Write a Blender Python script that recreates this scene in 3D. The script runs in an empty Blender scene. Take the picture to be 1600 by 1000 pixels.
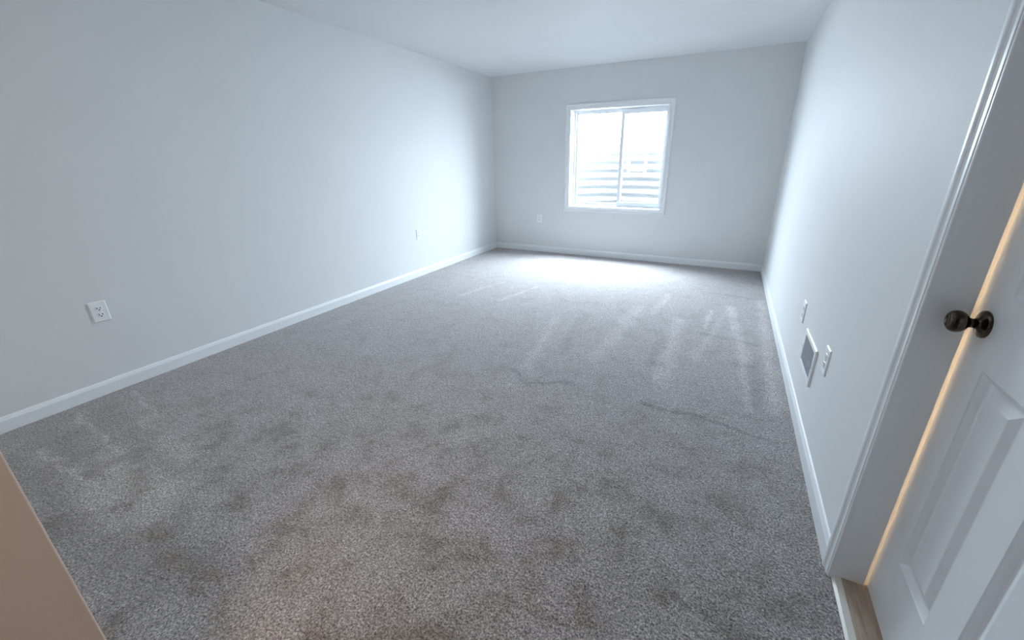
import bpy, bmesh, math, random
from mathutils import Vector, Matrix

C = bpy.context.scene.collection
PI = math.pi
random.seed(7)

# ------------------------------------------------------------------ sizes
W, L, H = 3.767, 5.621, 2.44            # room: x 0..W, y ..L, z 0..H
WT = 0.12                               # wall thickness
YB = -1.9                               # wall behind the camera
WX0, WX1, WZ0, WZ1 = 1.212, 2.489, 0.684, 1.952      # window opening
DY0, DY1, DZ = 0.595, 1.320, 2.05       # door opening in the right wall
HB = 0.0855                             # baseboard height
FX = 2.25                               # free end of the front wall beside the camera

# ------------------------------------------------------------------ camera
def look(yaw, pitch, roll):
    fw = Vector((math.sin(yaw)*math.cos(pitch), math.cos(yaw)*math.cos(pitch), -math.sin(pitch)))
    rt = Vector((math.cos(yaw), -math.sin(yaw), 0)); up = rt.cross(fw)
    c, s = math.cos(roll), math.sin(roll)
    r2 = c*rt + s*up; u2 = -s*rt + c*up
    return Matrix((r2, u2, -fw)).transposed()
cd = bpy.data.cameras.new('camera'); cam = bpy.data.objects.new('camera', cd); C.objects.link(cam)
cd.sensor_fit = 'HORIZONTAL'; cd.sensor_width = 36.0
cd.lens = 628.98/1600*36.0
cd.shift_x = (800-817.6)/1600; cd.shift_y = (480.9-500)/1600
cd.clip_start = 0.02
cam.matrix_world = Matrix.Translation((3.2806, 0, 1.3279)) @ look(-0.4637, 0.352, -0.0123).to_4x4()
bpy.context.scene.camera = cam

# ------------------------------------------------------------------ light and exposure
sc = bpy.context.scene
sc.view_settings.view_transform = 'Standard'; sc.view_settings.look = 'None'
sc.view_settings.gamma = 1.0; sc.view_settings.use_curve_mapping = False
sc.view_settings.exposure = 0.30
sc.cycles.max_bounces = 14; sc.cycles.diffuse_bounces = 10; sc.cycles.sample_clamp_indirect = 6.0
wd = bpy.data.worlds.new('sky'); sc.world = wd; wd.use_nodes = True
bg = wd.node_tree.nodes['Background']
# bright overcast daylight: brighter overhead than at the horizon
wt = wd.node_tree; tc = wt.nodes.new('ShaderNodeTexCoord'); sx = wt.nodes.new('ShaderNodeSeparateXYZ'); wr = wt.nodes.new('ShaderNodeValToRGB')
wr.color_ramp.elements[0].position = 0.0; wr.color_ramp.elements[0].color = (0.398, 0.464, 0.535, 1)
wr.color_ramp.elements[1].position = 1.0; wr.color_ramp.elements[1].color = (0.755, 0.878, 1.0, 1)
wt.links.new(tc.outputs['Generated'], sx.inputs[0]); wt.links.new(sx.outputs['Z'], wr.inputs[0]); wt.links.new(wr.outputs[0], bg.inputs['Color'])
bg.inputs['Strength'].default_value = 150.0

def area(name, loc, target, sx, sy, watts, col, spread=PI):
    d = bpy.data.lights.new(name, 'AREA'); d.shape = 'RECTANGLE'; d.size = sx; d.size_y = sy
    d.energy = watts; d.color = col; d.spread = spread
    o = bpy.data.objects.new(name, d); C.objects.link(o); o.location = loc
    o.rotation_euler = (Vector(target)-Vector(loc)).to_track_quat('-Z', 'Y').to_euler()
    return o
po = area('window_portal', ((WX0+WX1)/2, L+0.16, (WZ0+WZ1)/2), ((WX0+WX1)/2, 0, (WZ0+WZ1)/2), WX1-WX0, WZ1-WZ0, 1, (1, 1, 1))
po.data.cycles.is_portal = True
area('overhead_fill_light', (1.9, 1.0, H-0.05), (1.9, 1.0, 0), 0.35, 0.35, 4, (0.80, 0.93, 1.0))  # added fill under the ceiling, out of view; stands for no known fixture
area('hall_lamp_light', (2.62, -0.45, 2.30), (2.27, 0.02, 0.6), 0.5, 0.5, 2.0, (1.0, 0.67, 0.40), spread=math.radians(70))
area('closet_lamp_light', (W+0.78, 1.20, 1.15), (W, 1.24, 1.15), 0.30, 2.0, 42, (1.0, 0.68, 0.36))

# ------------------------------------------------------------------ materials
def mat(name, col, rough=0.5, metal=0.0, spec=0.5):
    m = bpy.data.materials.new(name); m.use_nodes = True
    b = m.node_tree.nodes['Principled BSDF']
    b.inputs['Base Color'].default_value = (*col, 1); b.inputs['Roughness'].default_value = rough
    b.inputs['Metallic'].default_value = metal; b.inputs['Specular IOR Level'].default_value = spec
    return m
def nd(m, t, **kw):
    n = m.node_tree.nodes.new(t)
    for k, v in kw.items(): setattr(n, k, v)
    return n
def lk(m, a, b): m.node_tree.links.new(a, b)
def coords(m, scale=(1, 1, 1)):
    g = nd(m, 'ShaderNodeNewGeometry'); mp = nd(m, 'ShaderNodeMapping'); mp.inputs['Scale'].default_value = scale
    lk(m, g.outputs['Position'], mp.inputs['Vector']); return mp.outputs['Vector']
def noise(m, scale, detail=2, rough=0.5, vec=None, dist=0.0):
    n = nd(m, 'ShaderNodeTexNoise'); n.inputs['Scale'].default_value = scale; n.inputs['Detail'].default_value = detail
    n.inputs['Roughness'].default_value = rough; n.inputs['Distortion'].default_value = dist
    lk(m, vec if vec is not None else coords(m), n.inputs['Vector']); return n.outputs['Fac']
def ramp(m, fac, stops):
    r = nd(m, 'ShaderNodeValToRGB'); e = r.color_ramp.elements
    while len(e) < len(stops): e.new(0.5)
    for i, (p, c) in enumerate(stops):
        e[i].position = p; e[i].color = (*c, 1)
    lk(m, fac, r.inputs['Fac']); return r.outputs['Color']
def mixc(m, a, b, fac, mode='MIX'):
    x = nd(m, 'ShaderNodeMix', data_type='RGBA', blend_type=mode)
    if isinstance(fac, (int, float)): x.inputs[0].default_value = fac
    else: lk(m, fac, x.inputs[0])
    for s, i in ((a, 6), (b, 7)):
        if isinstance(s, tuple): x.inputs[i].default_value = (*s, 1)
        else: lk(m, s, x.inputs[i])
    return x.outputs[2]
def mth(m, op, a, b=None):
    x = nd(m, 'ShaderNodeMath', operation=op)
    for i, s in enumerate((a, b)):
        if s is None: continue
        if isinstance(s, (int, float)): x.inputs[i].default_value = s
        else: lk(m, s, x.inputs[i])
    return x.outputs[0]
def bump(m, h, strength, dist):
    b = nd(m, 'ShaderNodeBump'); b.inputs['Strength'].default_value = strength; b.inputs['Distance'].default_value = dist
    lk(m, h, b.inputs['Height']); lk(m, b.outputs['Normal'], m.node_tree.nodes['Principled BSDF'].inputs['Normal'])
def paint(name, col, rough, bs=260, bstr=0.12, spec=0.35, tone=0.02):
    m = mat(name, col, rough, 0, spec)
    n1 = noise(m, 3.0, 3)
    c = mixc(m, tuple(v*(1-tone) for v in col), tuple(min(1, v*(1+tone)) for v in col), n1)
    lk(m, c, m.node_tree.nodes['Principled BSDF'].inputs['Base Color'])
    bump(m, noise(m, bs, 2), bstr, 0.002); return m

M = {}
M['wall'] = paint('wall_paint', (0.735, 0.745, 0.745), 0.62)
M['ceiling'] = paint('ceiling_paint', (0.78, 0.80, 0.81), 0.8)
M['hall'] = paint('beige_hall_paint', (0.70, 0.55, 0.45), 0.6)
M['trim'] = paint('trim_paint', (0.83, 0.85, 0.87), 0.32, 120, 0.03, 0.5, 0.01)
M['door'] = paint('door_paint', (0.85, 0.87, 0.89), 0.38, 180, 0.05, 0.5, 0.01)
M['vinyl'] = mat('window_vinyl', (0.86, 0.88, 0.90), 0.35)
M['plastic'] = mat('white_plastic', (0.86, 0.87, 0.88), 0.3)
M['slot'] = mat('socket_hollow', (0.10, 0.10, 0.11), 0.6)
M['screw'] = mat('screw_metal', (0.75, 0.75, 0.74), 0.35, 0.8)
M['ventwhite'] = mat('register_enamel', (0.84, 0.85, 0.87), 0.35)
M['ventgrey'] = mat('register_slat_enamel', (0.66, 0.69, 0.73), 0.5)
M['ventdark'] = mat('duct_metal', (0.36, 0.38, 0.41), 0.7)
M['ladder'] = mat('ladder_enamel', (0.88, 0.88, 0.88), 0.4)
# aged bronze
m = mat('bronze', (0.07, 0.052, 0.042), 0.15, 0.9)
lk(m, ramp(m, noise(m, 60, 3), [(0.35, (0.045, 0.035, 0.03)), (0.7, (0.13, 0.095, 0.07))]), m.node_tree.nodes['Principled BSDF'].inputs['Base Color'])
M['bronze'] = m
# galvanised well liner
m = mat('galvanised_steel', (0.74, 0.75, 0.76), 0.45, 0.15)
lk(m, ramp(m, noise(m, 25, 3), [(0.3, (0.21, 0.213, 0.216)), (0.7, (0.25, 0.253, 0.256))]), m.node_tree.nodes['Principled BSDF'].inputs['Base Color'])
M['galv'] = m
# gravel
m = mat('gravel', (0.5, 0.49, 0.47), 0.9); v = nd(m, 'ShaderNodeTexVoronoi'); v.inputs['Scale'].default_value = 38
lk(m, coords(m), v.inputs['Vector'])
lk(m, ramp(m, v.outputs['Distance'], [(0.0, (0.66, 0.65, 0.62)), (0.6, (0.30, 0.29, 0.28))]), m.node_tree.nodes['Principled BSDF'].inputs['Base Color'])
bump(m, mth(m, 'SUBTRACT', 1.0, v.outputs['Distance']), 0.8, 0.02); M['gravel'] = m
# threshold wood
m = mat('threshold_wood', (0.42, 0.33, 0.26), 0.45)
lk(m, ramp(m, noise(m, 6, 5, 0.6, coords(m, (14, 1.5, 4))), [(0.3, (0.30, 0.225, 0.17)), (0.7, (0.48, 0.39, 0.31))]), m.node_tree.nodes['Principled BSDF'].inputs['Base Color'])
M['wood'] = m
M['strip'] = mat('carpet_edge_metal', (0.72, 0.69, 0.64), 0.35, 0.3)
# glass: thin clear pane
m = bpy.data.materials.new('window_glass'); m.use_nodes = True; t = m.node_tree; t.nodes.remove(t.nodes['Principled BSDF'])
tr = t.nodes.new('ShaderNodeBsdfTransparent'); tr.inputs[0].default_value = (0.95, 0.97, 0.97, 1)
gl = t.nodes.new('ShaderNodeBsdfGlossy'); gl.inputs['Roughness'].default_value = 0.02
lw = t.nodes.new('ShaderNodeLayerWeight'); lw.inputs['Blend'].default_value = 0.5; pw = t.nodes.new('ShaderNodeMath'); pw.operation = 'POWER'; pw.inputs[1].default_value = 5
ma = t.nodes.new('ShaderNodeMath'); ma.operation = 'MULTIPLY_ADD'; ma.inputs[1].default_value = 0.9; ma.inputs[2].default_value = 0.04; mx = t.nodes.new('ShaderNodeMixShader')
t.links.new(lw.outputs['Facing'], pw.inputs[0]); t.links.new(pw.outputs[0], ma.inputs[0]); t.links.new(ma.outputs[0], mx.inputs[0]); t.links.new(tr.outputs[0], mx.inputs[1]); t.links.new(gl.outputs[0], mx.inputs[2])
t.links.new(mx.outputs[0], t.nodes['Material Output'].inputs['Surface']); M['glass'] = m
# carpet: tufted yarn, mottled by wear, with vacuum tracks and near-left shade painted in
def stroke_group():
    """how far (1 on the line, 0 past its half width) a floor point lies from one stroke"""
    g = bpy.data.node_groups.new('stroke', 'ShaderNodeTree')
    for n, t in (('P', 'NodeSocketVector'), ('A', 'NodeSocketVector'), ('D', 'NodeSocketVector'), ('Width', 'NodeSocketFloat')):
        g.interface.new_socket(n, in_out='INPUT', socket_type=t)
    g.interface.new_socket('Fac', in_out='OUTPUT', socket_type='NodeSocketFloat')
    N = g.nodes.new; K = g.links.new
    i, o = N('NodeGroupInput'), N('NodeGroupOutput')
    def V(op, a, b):
        n = N('ShaderNodeVectorMath'); n.operation = op; K(a, n.inputs[0])
        if b is not None: K(b, n.inputs['Scale' if op == 'SCALE' else 1])
        return n.outputs['Value'] if op in ('DOT_PRODUCT', 'LENGTH') else n.outputs['Vector']
    def F(op, a, b, clamp=False):
        n = N('ShaderNodeMath'); n.operation = op; n.use_clamp = clamp; K(a, n.inputs[0])
        if isinstance(b, float): n.inputs[1].default_value = b
        else: K(b, n.inputs[1])
        return n.outputs[0]
    pa = V('SUBTRACT', i.outputs['P'], i.outputs['A'])
    h = F('DIVIDE', V('DOT_PRODUCT', pa, i.outputs['D']), V('DOT_PRODUCT', i.outputs['D'], i.outputs['D']), True)
    ds = V('LENGTH', V('SUBTRACT', pa, V('SCALE', i.outputs['D'], h)), None)
    r = N('ShaderNodeMapRange'); r.interpolation_type = 'SMOOTHSTEP'; r.inputs[3].default_value = 1; r.inputs[4].default_value = 0
    K(F('DIVIDE', ds, i.outputs['Width']), r.inputs[0])
    K(r.outputs[0], o.inputs['Fac']); return g
SG = stroke_group()
m = mat('carpet_yarn', (0.3, 0.29, 0.28), 0.95, 0, 0.1)
P = coords(m)
wob = nd(m, 'ShaderNodeTexNoise'); wob.inputs['Scale'].default_value = 9; wob.inputs['Detail'].default_value = 3; lk(m, P, wob.inputs['Vector'])
vm = nd(m, 'ShaderNodeVectorMath', operation='MULTIPLY_ADD'); lk(m, wob.outputs['Color'], vm.inputs[0]); vm.inputs[1].default_value = (0.09, 0.09, 0); lk(m, P, vm.inputs[2])
PW = vm.outputs['Vector']
light_strokes = [(0.12,0.87,0.60,0.79,0.022,0.5),(0.14,0.60,0.80,0.56,0.024,0.55),(0.38,0.38,1.00,0.40,0.024,0.55),(0.55,0.74,1.15,0.68,0.10,0.3),(0.75,0.50,1.30,0.52,0.12,0.4),(1.0,0.40,1.45,0.42,0.12,0.35),
    (3.55,2.28,3.51,3.11,0.045,0.5),(3.43,4.06,3.54,2.9,0.07,0.6),(3.43,4.0,3.22,2.8,0.05,0.3),(3.70,4.35,3.68,2.34,0.07,0.5),(3.03,3.52,3.05,2.35,0.10,0.5),(2.67,3.71,2.59,2.51,0.10,0.4),(3.28,3.9,3.25,3.42,0.03,0.6),(2.86,4.2,2.80,3.6,0.06,0.4),(2.05,3.1,2.2,2.2,0.08,0.35),(1.5,3.9,1.35,3.3,0.04,0.4),(1.05,3.9,0.9,3.3,0.05,0.35)]
dark_strokes = [(0.2,0.70,0.75,0.66,0.10,0.35),(0.2,0.47,0.8,0.46,0.09,0.35),(0.35,0.28,1.0,0.29,0.09,0.4),(1.05,0.24,1.75,0.26,0.16,0.45),(1.5,0.42,1.95,0.40,0.12,0.25),(2.99,2.07,3.3,2.09,0.028,0.7),(3.3,2.09,3.63,2.01,0.024,0.7),(3.25,3.30,3.62,3.22,0.04,0.5),(3.25,4.44,3.68,4.41,0.05,0.4),(2.55,2.12,2.30,2.0,0.035,0.7),(2.30,2.0,2.12,2.12,0.03,0.6),(3.0,3.1,2.95,2.6,0.07,0.4),(3.58,2.9,3.58,2.3,0.08,0.3),(2.25,3.25,2.35,2.5,0.08,0.3)]  # near-left ones paint shade into the yarn colour; the rest are pile lines
def strokes(lst):
    tot = None
    for x0, y0, x1, y1, w, k in lst:
        n = nd(m, 'ShaderNodeGroup'); n.node_tree = SG; lk(m, PW, n.inputs['P'])
        n.inputs['A'].default_value = (x0+0.045, y0+0.045, 0); n.inputs['D'].default_value = (x1-x0, y1-y0, 0); n.inputs['Width'].default_value = w
        f = mth(m, 'MULTIPLY', n.outputs['Fac'], k)
        tot = f if tot is None else mth(m, 'MAXIMUM', tot, f)
    return tot
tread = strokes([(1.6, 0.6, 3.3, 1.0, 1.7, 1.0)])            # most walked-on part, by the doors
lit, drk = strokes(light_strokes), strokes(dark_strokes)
yarn = noise(m, 150, 4, 0.72, P, dist=0.5)                   # twisted tufts
clump = noise(m, 46, 4, 0.65, P, dist=0.8)                   # clumps of yarn
blot = noise(m, 6.5, 5, 0.6, P, dist=0.25)                  # walked-on patches
wear = noise(m, 2.1, 3, 0.5, P)
c = ramp(m, yarn, [(0.36, (0.085, 0.077, 0.075)), (0.5, (0.40, 0.362, 0.357)), (0.64, (0.86, 0.795, 0.79))])
c = mixc(m, c, ramp(m, clump, [(0.30, (0.58, 0.57, 0.56)), (0.58, (1, 1, 1))]), 0.75, 'MULTIPLY')
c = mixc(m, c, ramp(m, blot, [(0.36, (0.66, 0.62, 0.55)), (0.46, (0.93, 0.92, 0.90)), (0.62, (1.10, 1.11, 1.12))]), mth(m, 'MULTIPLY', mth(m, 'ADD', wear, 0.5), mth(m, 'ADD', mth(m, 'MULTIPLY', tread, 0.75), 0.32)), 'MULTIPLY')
c = mixc(m, c, (1.65, 1.65, 1.67), lit, 'MULTIPLY')
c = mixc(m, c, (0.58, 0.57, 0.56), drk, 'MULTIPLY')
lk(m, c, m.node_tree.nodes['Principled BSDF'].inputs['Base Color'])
m.node_tree.nodes['Principled BSDF'].inputs['Sheen Weight'].default_value = 0.45
hgt = mth(m, 'ADD', mth(m, 'MULTIPLY', yarn, 0.6), mth(m, 'MULTIPLY', clump, 0.9))
bump(m, hgt, 1.0, 0.012)
M['carpet'] = m

# ------------------------------------------------------------------ mesh helpers
def B(): return bmesh.new()
def box(bm, x0, y0, z0, x1, y1, z1, mi=0, bevel=0.0, seg=2):
    vs = [bm.verts.new(p) for p in ((x0,y0,z0),(x1,y0,z0),(x1,y1,z0),(x0,y1,z0),(x0,y0,z1),(x1,y0,z1),(x1,y1,z1),(x0,y1,z1))]
    fs = [bm.faces.new([vs[i] for i in q]) for q in ((3,2,1,0),(4,5,6,7),(0,1,5,4),(1,2,6,5),(2,3,7,6),(3,0,4,7))]
    for f in fs: f.material_index = mi
    if bevel:
        ed = list({e for f in fs for e in f.edges})
        bmesh.ops.bevel(bm, geom=ed, offset=bevel, segments=seg, profile=0.5, affect='EDGES')
def obj(name, bm, m, parent=None, smooth=False):
    bmesh.ops.recalc_face_normals(bm, faces=bm.faces)
    me = bpy.data.meshes.new(name); bm.to_mesh(me); bm.free()
    for x in (m if isinstance(m, (list, tuple)) else [m]): me.materials.append(x)
    if smooth:
        for p in me.polygons: p.use_smooth = True
    o = bpy.data.objects.new(name, me); C.objects.link(o)
    if parent: o.parent = parent
    return o
def struct(name, bm, m, parent=None, label=None, smooth=False):
    o = obj(name, bm, m, parent, smooth)
    if not parent: o['kind'] = 'structure'
    if label: o['label'] = label
    return o
def tag(o, label, cat, group=None):
    o['label'] = label; o['category'] = cat
    if group: o['group'] = group
    return o
def thing(name, label, cat, loc, rot=(0, 0, 0), group=None):
    o = bpy.data.objects.new(name, None); o.empty_display_size = 0.05; C.objects.link(o)
    o.location = loc; o.rotation_euler = rot
    return tag(o, label, cat, group)
def sweep(bm, prof, p0, p1, nrm, up, mitre0=0.0, mitre1=0.0):
    """profile points (out, height) swept from p0 to p1; mitre shifts each end in proportion to the height"""
    p0, p1, nrm, up = Vector(p0), Vector(p1), Vector(nrm), Vector(up); d = (p1-p0).normalized(); rings = []
    for p, mt, s in ((p0, mitre0, 1), (p1, mitre1, -1)):
        rings.append([bm.verts.new(p + nrm*a + up*b + d*(s*mt*b)) for a, b in prof])
    n = len(prof)
    for i in range(n):
        j = (i+1) % n; bm.faces.new((rings[0][i], rings[0][j], rings[1][j], rings[1][i]))
    bm.faces.new(rings[0][::-1]); bm.faces.new(rings[1])
def lathe(bm, prof, seg=40):
    """(radius, height along +z)"""
    rings = []
    for r, z in prof:
        if r < 1e-6: rings.append([bm.verts.new((0, 0, z))])
        else: rings.append([bm.verts.new((r*math.cos(2*PI*k/seg), r*math.sin(2*PI*k/seg), z)) for k in range(seg)])
    for a, b in zip(rings, rings[1:]):
        for k in range(seg):
            k2 = (k+1) % seg
            if len(a) == 1 and len(b) == 1: continue
            if len(a) == 1: bm.faces.new((a[0], b[k], b[k2]))
            elif len(b) == 1: bm.faces.new((a[k], b[0], a[k2]))
            else: bm.faces.new((a[k], b[k], b[k2], a[k2]))
def wall_with_hole(axis, a0, a1, z0, z1, h0, h1, hz0, hz1, c0, c1):
    """wall slab along x (axis 0) or y (axis 1), thickness c0..c1, one rectangular hole, one clean mesh"""
    bm = B(); xs = [a0, h0, h1, a1]; zs = [z0, hz0, hz1, z1]
    P = (lambda a, c, z: (a, c, z)) if axis == 0 else (lambda a, c, z: (c, a, z))
    zs = sorted(set(zs)); 
    def q(*pts): bm.faces.new([bm.verts.new(P(*p)) for p in pts])
    for c in (c0, c1):
        for i in range(3):
            for j in range(len(zs)-1):
                if i == 1 and zs[j] >= hz0-1e-6 and zs[j+1] <= hz1+1e-6: continue
                q((xs[i],c,zs[j]),(xs[i+1],c,zs[j]),(xs[i+1],c,zs[j+1]),(xs[i],c,zs[j+1]))
    for a in (a0, a1, h0, h1):
        zz = (z0, z1) if a in (a0, a1) else (hz0, hz1)
        q((a,c0,zz[0]),(a,c1,zz[0]),(a,c1,zz[1]),(a,c0,zz[1]))
    for z in {z1, hz1}: q((a0 if z==z1 else h0,c0,z),(a1 if z==z1 else h1,c0,z),(a1 if z==z1 else h1,c1,z),(a0 if z==z1 else h0,c1,z))
    if hz0 > z0: q((h0,c0,hz0),(h1,c0,hz0),(h1,c1,hz0),(h0,c1,hz0))
    bmesh.ops.remove_doubles(bm, verts=bm.verts, dist=1e-5)
    return bm

# ------------------------------------------------------------------ room shell
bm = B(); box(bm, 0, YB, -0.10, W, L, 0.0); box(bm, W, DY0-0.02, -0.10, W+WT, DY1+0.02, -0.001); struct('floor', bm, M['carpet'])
bm = B(); box(bm, -WT, YB-WT, H, W+WT, L+WT, H+0.1); struct('ceiling', bm, M['ceiling'])
bm = B(); box(bm, -WT, YB-WT, -0.1, 0, L+WT, H); struct('wall_left', bm, M['wall'])
struct('wall_far', wall_with_hole(0, 0, W, -0.1, H, WX0, WX1, WZ0, WZ1, L, L+0.22), M['wall'])
struct('wall_right', wall_with_hole(1, YB-WT, L+WT, -0.1, H, DY0-0.02, DY1+0.02, -0.1, DZ+0.02, W, W+WT), M['wall'])
bm = B(); box(bm, 0, YB-WT, -0.1, W, YB, H); struct('wall_back', bm, M['hall'])
bm = B(); box(bm, 0, -0.03, 0.0, FX, 0.1025, H, 0, 0.003, 2); struct('wall_front', bm, M['hall'])
# space behind the door
bm = B()
cx0, cx1, cy0, cy1 = W+WT, W+1.1, 0.35, 1.75
box(bm, cx1, cy0-0.1, -0.1, cx1+0.1, cy1+0.1, H); box(bm, cx0, cy0-0.1, -0.1, cx1, cy0, H); box(bm, cx0, cy1, -0.1, cx1, cy1+0.1, H)
box(bm, cx0, cy0, H, cx1, cy1, H+0.1); box(bm, cx0, cy0, -0.1, cx1, cy1, -0.002)
struct('wall_closet', bm, M['hall'])

# baseboards: flat face with a rounded, stepped top
bb = [(0, 0.0), (0.014, 0.0), (0.014, 0.062), (0.0125, 0.068), (0.010, 0.072), (0.0085, 0.078), (0.005, 0.083), (0, HB)]
bm = B(); sweep(bm, bb, (0, 0.1025, 0), (0, L, 0), (1, 0, 0), (0, 0, 1)); struct('baseboard_left', bm, M['trim'])
bm = B(); sweep(bm, bb, (0.0142, L, 0), (W-0.0142, L, 0), (0, -1, 0), (0, 0, 1)); struct('baseboard_far', bm, M['trim'])
bm = B(); sweep(bm, bb, (W, L, 0), (W, DY1+0.047, 0), (-1, 0, 0), (0, 0, 1)); struct('baseboard_right', bm, M['trim'])

# ------------------------------------------------------------------ window
CW = 0.058
cas = [(0, 0), (0.008, 0), (0.010, 0.004), (0.010, 0.030), (0.013, 0.036), (0.016, 0.042), (0.017, 0.050), (0.015, CW), (0, CW)]
bm = B()
for p0, p1, up in (((WX0, L, WZ1), (WX1, L, WZ1), (0,0,1)), ((WX0, L, WZ0), (WX1, L, WZ0), (0,0,-1)),
                   ((WX0, L, WZ0), (WX0, L, WZ1), (-1,0,0)), ((WX1, L, WZ0), (WX1, L, WZ1), (1,0,0))):
    sweep(bm, cas, p0, p1, (0, -1, 0), up, -1, -1)
struct('trim_1', bm, M['trim'])
win = bpy.data.objects.new('window_1', None); C.objects.link(win); win['kind'] = 'structure'; win.location = ((WX0+WX1)/2, L+0.1, WZ0)
def wpart(name, bm, m, par=win):
    o = obj(name, bm, m); o.parent = par; o.matrix_parent_inverse = Matrix.Translation(-win.location) if par is win else Matrix.Identity(4)
    return o
e = 0.0006
# white reveal boards lining the opening
bm = B()
for b in ((WX0+e, L-0.004, WZ0+e, WX1-e, L+0.15, WZ0+0.010), (WX0+e, L-0.004, WZ1-0.010, WX1-e, L+0.15, WZ1-e),
          (WX0+e, L-0.004, WZ0+0.010, WX0+0.010, L+0.15, WZ1-0.010), (WX1-0.010, L-0.004, WZ0+0.010, WX1-e, L+0.15, WZ1-0.010)):
    box(bm, *b)
wpart('jamb_lining', bm, M['trim'])
y0, y1 = L+0.15, L+0.215
ox0, ox1, oz0, oz1 = WX0+0.002, WX1-0.002, WZ0+0.002, WZ1-0.002
def ring(bm, x0, x1, z0, z1, y0, y1, wl, wr, wb, wt, bev=0.003):
    box(bm, x0, y0, z0, x1, y1, z0+wb, 0, bev); box(bm, x0, y0, z1-wt, x1, y1, z1, 0, bev)
    box(bm, x0, y0, z0+wb, x0+wl, y1, z1-wt, 0, bev); box(bm, x1-wr, y0, z0+wb, x1, y1, z1-wt, 0, bev)
bm = B(); ring(bm, ox0, ox1, oz0, oz1, y0, y1, 0.030, 0.022, 0.026, 0.028); wpart('window_frame', bm, M['vinyl'])
xm = 1.895                                          # meeting rail
# sliding sash (right, on the inner track), fixed sash (left, behind)
bm = B(); ring(bm, xm-0.024, ox1-0.022, oz0+0.022, oz1-0.026, y0-0.012, y0+0.022, 0.045, 0.036, 0.056, 0.050); s1 = wpart('sash', bm, M['vinyl'])
bm = B(); ring(bm, ox0+0.028, xm+0.022, oz0+0.024, oz1-0.026, y0+0.026, y0+0.060, 0.028, 0.038, 0.030, 0.026); s2 = wpart('sash', bm, M['vinyl'])
def pane(par, x0, x1, z0, z1, y):
    bm = B(); box(bm, x0, y-0.002, z0, x1, y+0.002, z1)
    o = obj('glass_pane', bm, M['glass']); o.parent = par
    o.matrix_parent_inverse = (win.matrix_basis @ par.matrix_parent_inverse).inverted() if False else Matrix.Identity(4)
pane(s1, xm+0.021, ox1-0.058, oz0+0.078, oz1-0.076, y0+0.005)
pane(s2, ox0+0.056, xm-0.016, oz0+0.054, oz1-0.052, y0+0.043)

# ------------------------------------------------------------------ window well outside
well = thing('window_well', 'curved corrugated galvanised window well outside the window', 'window well', ((WX0+WX1)/2, L+0.22, 0.42))
R = 0.73; pitch = 0.118; nz = 150; na = 64; ztop = 1.62
bm = B(); rows = []
for i in range(nz+1):
    z = (ztop-0.42)*i/nz; off = 0.022*math.cos(2*PI*z/pitch); row = []
    for k in range(na+1):
        a = PI*k/na; r = R+off
        row.append(bm.verts.new((r*math.cos(a), 0.02+1.0*r*math.sin(a), z)))
    rows.append(row)
for i in range(nz):
    for k in range(na): bm.faces.new((rows[i][k], rows[i][k+1], rows[i+1][k+1], rows[i+1][k]))
lin = obj('corrugated_liner', bm, M['galv'], well, True)
sol = lin.modifiers.new('thick', 'SOLIDIFY'); sol.thickness = 0.004; sol.offset = 1
bm = B(); vs = [bm.verts.new(((R+.03)*math.cos(PI*k/40), 0.015+1.0*(R+.03)*math.sin(PI*k/40), 0.02)) for k in range(41)]
f = bm.faces.new(vs); g = bmesh.ops.extrude_face_region(bm, geom=[f])
bmesh.ops.translate(bm, verts=[v for v in g['geom'] if isinstance(v, bmesh.types.BMVert)], vec=(0, 0, -0.08))
obj('gravel_bed', bm, M['gravel'], well)
# escape ladder hooked on the far side of the well
lad = thing('escape_ladder', 'white metal escape ladder hung inside the window well', 'ladder', (1.975, L+0.22+0.63, 1.06))
def tube(bm, p0, p1, r, seg=14):
    p0, p1 = Vector(p0), Vector(p1); d = p1-p0; q = d.to_track_quat('Z', 'Y'); tmp = B()
    lathe(tmp, [(0, 0), (r*0.8, 0), (r, r*0.2), (r, d.length-r*0.2), (r*0.8, d.length), (0, d.length)], seg)
    tmp.transform(Matrix.Translation(p0) @ q.to_matrix().to_4x4())
    me = bpy.data.meshes.new('t'); tmp.to_mesh(me); tmp.free(); bm.from_mesh(me); bpy.data.meshes.remove(me)
for s in (-1, 1):
    bm = B(); box(bm, s*0.122-0.017, -0.012, 0.0, s*0.122+0.017, 0.012, 0.66, 0, 0.008, 3); obj('side_rail', bm, M['ladder'], lad)
for k in range(3):
    bm = B(); tube(bm, (-0.11, 0, 0.10+0.236*k), (0.11, 0, 0.10+0.236*k), 0.013); obj('rung', bm, M['ladder'], lad, True)

# ------------------------------------------------------------------ door, jamb, casing, threshold
JX1 = W+0.138
bm = B()
for ya, yb in ((DY1, DY1+0.0195), (DY0-0.0195, DY0)): box(bm, W-0.001, ya, 0.0, JX1, yb, DZ+0.0195)
box(bm, W-0.001, DY0, DZ, JX1, DY1, DZ+0.0195)
ST = 0.009                                          # door stop, room side of the door
box(bm, W-0.001, DY1-ST, 0.0, W+0.086, DY1, DZ); box(bm, W-0.001, DY0, 0.0, W+0.086, DY0+ST, DZ)
box(bm, W-0.001, DY0+ST, DZ-ST, W+0.086, DY1-ST, DZ)
struct('trim_2', bm, M['trim'])                     # door jamb
dc = [(0, 0), (0.007, 0), (0.0085, 0.003), (0.0085, 0.008), (0.0105, 0.010), (0.0105, 0.022), (0.0125, 0.029), (0.0150, 0.034), (0.0165, 0.039), (0.0170, 0.047), (0.0160, 0.052), (0.0135, 0.053), (0, 0.053)]
bm = B(); rv = 0.006
sweep(bm, dc, (W, DY1-0.010, 0.0), (W, DY1-0.010, DZ+rv), (-1, 0, 0), (0, 1, 0), 0, -1)
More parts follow.
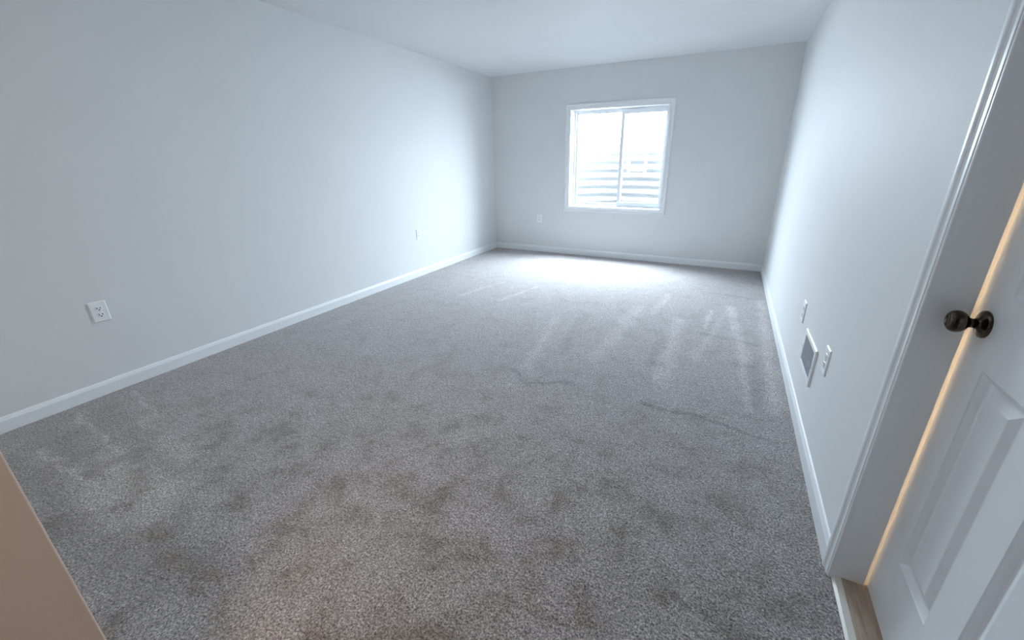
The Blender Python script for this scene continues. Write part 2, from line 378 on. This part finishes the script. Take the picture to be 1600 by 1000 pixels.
sweep(bm, dc, (W, DY0-rv, 0.0), (W, DY0-rv, DZ+rv), (-1, 0, 0), (0, -1, 0), 0, -1)
sweep(bm, dc, (W, DY0-rv, DZ+rv), (W, DY1-0.010, DZ+rv), (-1, 0, 0), (0, 0, 1), -1, -1)
struct('trim_3', bm, M['trim'])                     # door casing
bm = B(); th = [(0, 0), (0.118, 0), (0.118, 0.012), (0.026, 0.012), (0.008, 0.009), (0, 0.003)]
sweep(bm, th, (W+0.001, DY0, 0.0), (W+0.001, DY1, 0.0), (1, 0, 0), (0, 0, 1))
bmesh.ops.recalc_face_normals(bm, faces=bm.faces)
for f in bm.faces:
    cc = f.calc_center_median()
    if cc.x < W+0.03 and cc.z > 0.001 and abs(f.normal.y) < 0.5: f.material_index = 1
struct('trim_4', bm, [M['wood'], M['strip']])       # threshold

# six-panel door; local frame: hinge at the origin, width along +y, room face at x = 0
DW, DH, DT, GAP = 0.7065, 2.022, 0.035, 0.006
def panel_door():
    bm = B()
    ys = [0, 0.114, 0.296, 0.4005, 0.5825, DW]; ys[4] = DW-0.108; ys[3] = ys[4]-0.182; ys[2] = ys[3]-0.104; ys[1] = ys[2]-0.182
    zs = [0, 0.225, 0.842, 1.02, 1.66, 1.765, 1.905, DH]
    prof = [(0, 0), (0.003, 0.003), (0.018, 0.0120), (0.022, 0.0125), (0.025, 0.0120), (0.046, 0.0030), (0.049, 0.0025)]
    for face in (0, 1):
        X = (lambda d: d) if face == 0 else (lambda d: DT-d)
        for i in range(5):
            for j in range(7):
                a0, a1, b0, b1 = ys[i], ys[i+1], zs[j], zs[j+1]
                if i in (1, 3) and j in (1, 3, 5):
                    prev = None
                    for o, d in prof:
                        r = [bm.verts.new((X(d), y, z)) for y, z in ((a0+o,b0+o),(a1-o,b0+o),(a1-o,b1-o),(a0+o,b1-o))]
                        if prev:
                            for k in range(4): bm.faces.new((prev[k], prev[(k+1)%4], r[(k+1)%4], r[k]))
                        prev = r
                    bm.faces.new(prev)
                else:
                    bm.faces.new([bm.verts.new((X(0), y, z)) for y, z in ((a0,b0),(a1,b0),(a1,b1),(a0,b1))])
    for q in (((0,0,0),(DT,0,0),(DT,0,DH),(0,0,DH)), ((0,DW,0),(DT,DW,0),(DT,DW,DH),(0,DW,DH)),
              ((0,0,0),(DT,0,0),(DT,DW,0),(0,DW,0)), ((0,0,DH),(DT,0,DH),(DT,DW,DH),(0,DW,DH))):
        bm.faces.new([bm.verts.new(p) for p in q])
    bmesh.ops.remove_doubles(bm, verts=bm.verts, dist=1e-5)
    return bm
door = struct('door_1', panel_door(), M['door'])
door.location = (W+0.088, DY1-GAP-DW, 0.016); door.rotation_euler = (0, 0, -math.radians(0.6))
KY, KZ = DW-0.050, 0.936
kn = bpy.data.objects.new('door_knob', None); kn.empty_display_size = 0.03; C.objects.link(kn); kn.parent = door
kn['label'] = 'aged bronze round door knob'
kn.location = (0, KY, KZ); kn.rotation_euler = (0, -PI/2, 0)          # local +z points into the room
bm = B(); lathe(bm, [(0, 0), (0.0325, 0), (0.0330, 0.002), (0.0325, 0.005), (0.029, 0.0075), (0.023, 0.0085), (0.019, 0.011), (0.0135, 0.014), (0.0125, 0.017), (0, 0.017)]); obj('rose', bm, M['bronze'], kn, True)
bm = B(); lathe(bm, [(0, 0.015), (0.0115, 0.015), (0.0110, 0.024), (0.0125, 0.028), (0.0125, 0.030), (0.0145, 0.031), (0.0205, 0.035), (0.0250, 0.041), (0.0268, 0.048), (0.0262, 0.055), (0.0232, 0.061), (0.0185, 0.0645), (0.0135, 0.066), (0.0125, 0.0652), (0, 0.0648)]); obj('knob_ball', bm, M['bronze'], kn, True)
bm = B(); box(bm, 0.008, DW-0.0004, KZ-0.028, 0.028, DW+0.0012, KZ+0.028, 0, 0.0005, 1); obj('latch_plate', bm, M['bronze'], door)

# ------------------------------------------------------------------ outlets; local frame: plate on plane z = 0 facing +z, y is up
OUT = 'white duplex wall outlets'
def rounded(bm, w, h, z0, z1, r, flat=None, seg=6):
    pts = []
    for cx, cy, a0 in ((w-r, h-r, 0), (-w+r, h-r, 90), (-w+r, -h+r, 180), (w-r, -h+r, 270)):
        for k in range(seg+1):
            a = math.radians(a0+90*k/seg); pts.append((cx+r*math.cos(a), cy+r*math.sin(a)))
    if flat: pts = [(max(-flat, min(flat, x)), y) for x, y in pts]
    return pts
def prism(bm, pts, z0, z1, inset=0.0, dz=0.0):
    cxm = sum(p[0] for p in pts)/len(pts); cym = sum(p[1] for p in pts)/len(pts)
    wmx = max(abs(p[0]-cxm) for p in pts); hmx = max(abs(p[1]-cym) for p in pts)
    lv = [(z0, 0.0), (z1-dz, 0.0), (z1, inset)] if inset else [(z0, 0.0), (z1, 0.0)]
    rings = [[bm.verts.new((cxm+(x-cxm)*(1-i/wmx), cym+(y-cym)*(1-i/hmx), z)) for x, y in pts] for z, i in lv]
    n = len(pts)
    for a, b in zip(rings, rings[1:]):
        for k in range(n): bm.faces.new((a[k], a[(k+1)%n], b[(k+1)%n], b[k]))
    bm.faces.new(rings[0][::-1]); bm.faces.new(rings[-1])
def make_outlet(label):
    t = thing('wall_outlet', label, 'outlet', (0, 0, 0), group=OUT)
    bm = B(); prism(bm, rounded(bm, 0.0395, 0.0620, 0, 0, 0.004), 0.0, 0.0065, 0.0045, 0.0035); obj('cover_plate', bm, M['plastic'], t)
    for s in (-1, 1):
        yc = s*0.0195
        bm = B(); pts = [(x, y+yc) for x, y in rounded(bm, 0.0172, 0.0172, 0, 0, 0.0168, None, 8)]
        pts = [(x, max(yc-0.0138, min(yc+0.0138, y))) for x, y in pts]
        prism(bm, pts, 0.0060, 0.0085, 0.0008, 0.0008); rc = obj('receptacle', bm, M['plastic'], t)
        bm = B()
        box(bm, -0.0098, yc-0.0030, 0.0070, -0.0058, yc+0.0085, 0.0087); box(bm, 0.0058, yc-0.0020, 0.0070, 0.0098, yc+0.0075, 0.0087)
        tmp = [(0.0038*math.cos(2*PI*k/14), yc-0.0080+0.0038*math.sin(2*PI*k/14)) for k in range(14)]
        prism(bm, tmp, 0.0070, 0.0087)
        obj('slot', bm, M['slot'], rc)
    bm = B(); prism(bm, [(0.0034*math.cos(2*PI*k/14), 0.0034*math.sin(2*PI*k/14)) for k in range(14)], 0.006, 0.0078, 0.0008, 0.0006); obj('screw', bm, M['screw'], t)
    return t
def copy_tree(o, parent=None):
    c = o.copy(); C.objects.link(c)
    if parent: c.parent = parent
    for ch in list(o.children): copy_tree(ch, c)
    return c
RL, RF, RR = (PI/2, 0, PI/2), (PI/2, 0, 0), (PI/2, 0, -PI/2)
spots = [((0.0, 0.890, 0.506), RL, 'white duplex outlet low on the left wall, nearest the camera and largest'),
         ((0.0, 3.774, 0.509), RL, 'white duplex outlet far down the left wall, near the far corner'),
         ((0.763, L, 0.497), RF, 'white duplex outlet on the far wall, left of the window'),
         ((W, 2.690, 0.480), RR, 'white outlet plate on the right wall, beyond the floor register'),
         ((W, 2.003, 0.484), RR, 'white duplex outlet on the right wall, between the register and the door')]
proto = make_outlet(spots[0][2])
for i, (loc, rot, lab) in enumerate(spots):
    o = proto if i == 0 else copy_tree(proto)
    o.location = loc; o.rotation_euler = rot; o['label'] = lab

# ------------------------------------------------------------------ wall register
reg = thing('air_register', 'white framed wall register with grey louvres low on the right wall', 'air vent', (W, 2.325, 0.357), RR)
fw_, fh_, iw, ih = 0.158, 0.098, 0.128, 0.070
bm = B()
lv = [(fw_, fh_, 0.0), (fw_, fh_, 0.005), (fw_-0.004, fh_-0.004, 0.010), (iw+0.004, ih+0.004, 0.010), (iw, ih, 0.008), (iw, ih, 0.0)]
prev = None
for a, b, z in lv:
    r = [bm.verts.new(p) for p in ((-a,-b,z),(a,-b,z),(a,b,z),(-a,b,z))]
    if prev:
        for k in range(4): bm.faces.new((prev[k], prev[(k+1)%4], r[(k+1)%4], r[k]))
    prev = r
obj('frame', bm, M['ventwhite'], reg)
bm = B(); box(bm, -iw, -ih, 0.0004, iw, ih, 0.0012); obj('back_plate', bm, M['ventdark'], reg)
bm = B(); n = 26
for k in range(n):
    x = -iw+0.005+(2*iw-0.010)*k/(n-1)
    vs = [bm.verts.new(p) for p in ((x-0.0035,-ih,0.002),(x+0.0022,-ih,0.0075),(x+0.0035,-ih,0.0070),(x-0.0022,-ih,0.0015))]
    v2 = [bm.verts.new((v.co.x, ih, v.co.z)) for v in vs]
    for q in range(4): bm.faces.new((vs[q], vs[(q+1)%4], v2[(q+1)%4], v2[q]))
    bm.faces.new(vs[::-1]); bm.faces.new(v2)
obj('louvre', bm, M['ventgrey'], reg)
bm = B(); box(bm, 0.095, -0.012, 0.0070, 0.099, 0.012, 0.020, 0, 0.001, 1); obj('damper_lever', bm, M['ventwhite'], reg)
for s in (-1, 1):
    bm = B(); prism(bm, [(s*0.143+0.0035*math.cos(2*PI*k/12), 0.0035*math.sin(2*PI*k/12)) for k in range(12)], 0.0095, 0.0118, 0.001, 0.0008); obj('screw', bm, M['screw'], reg)
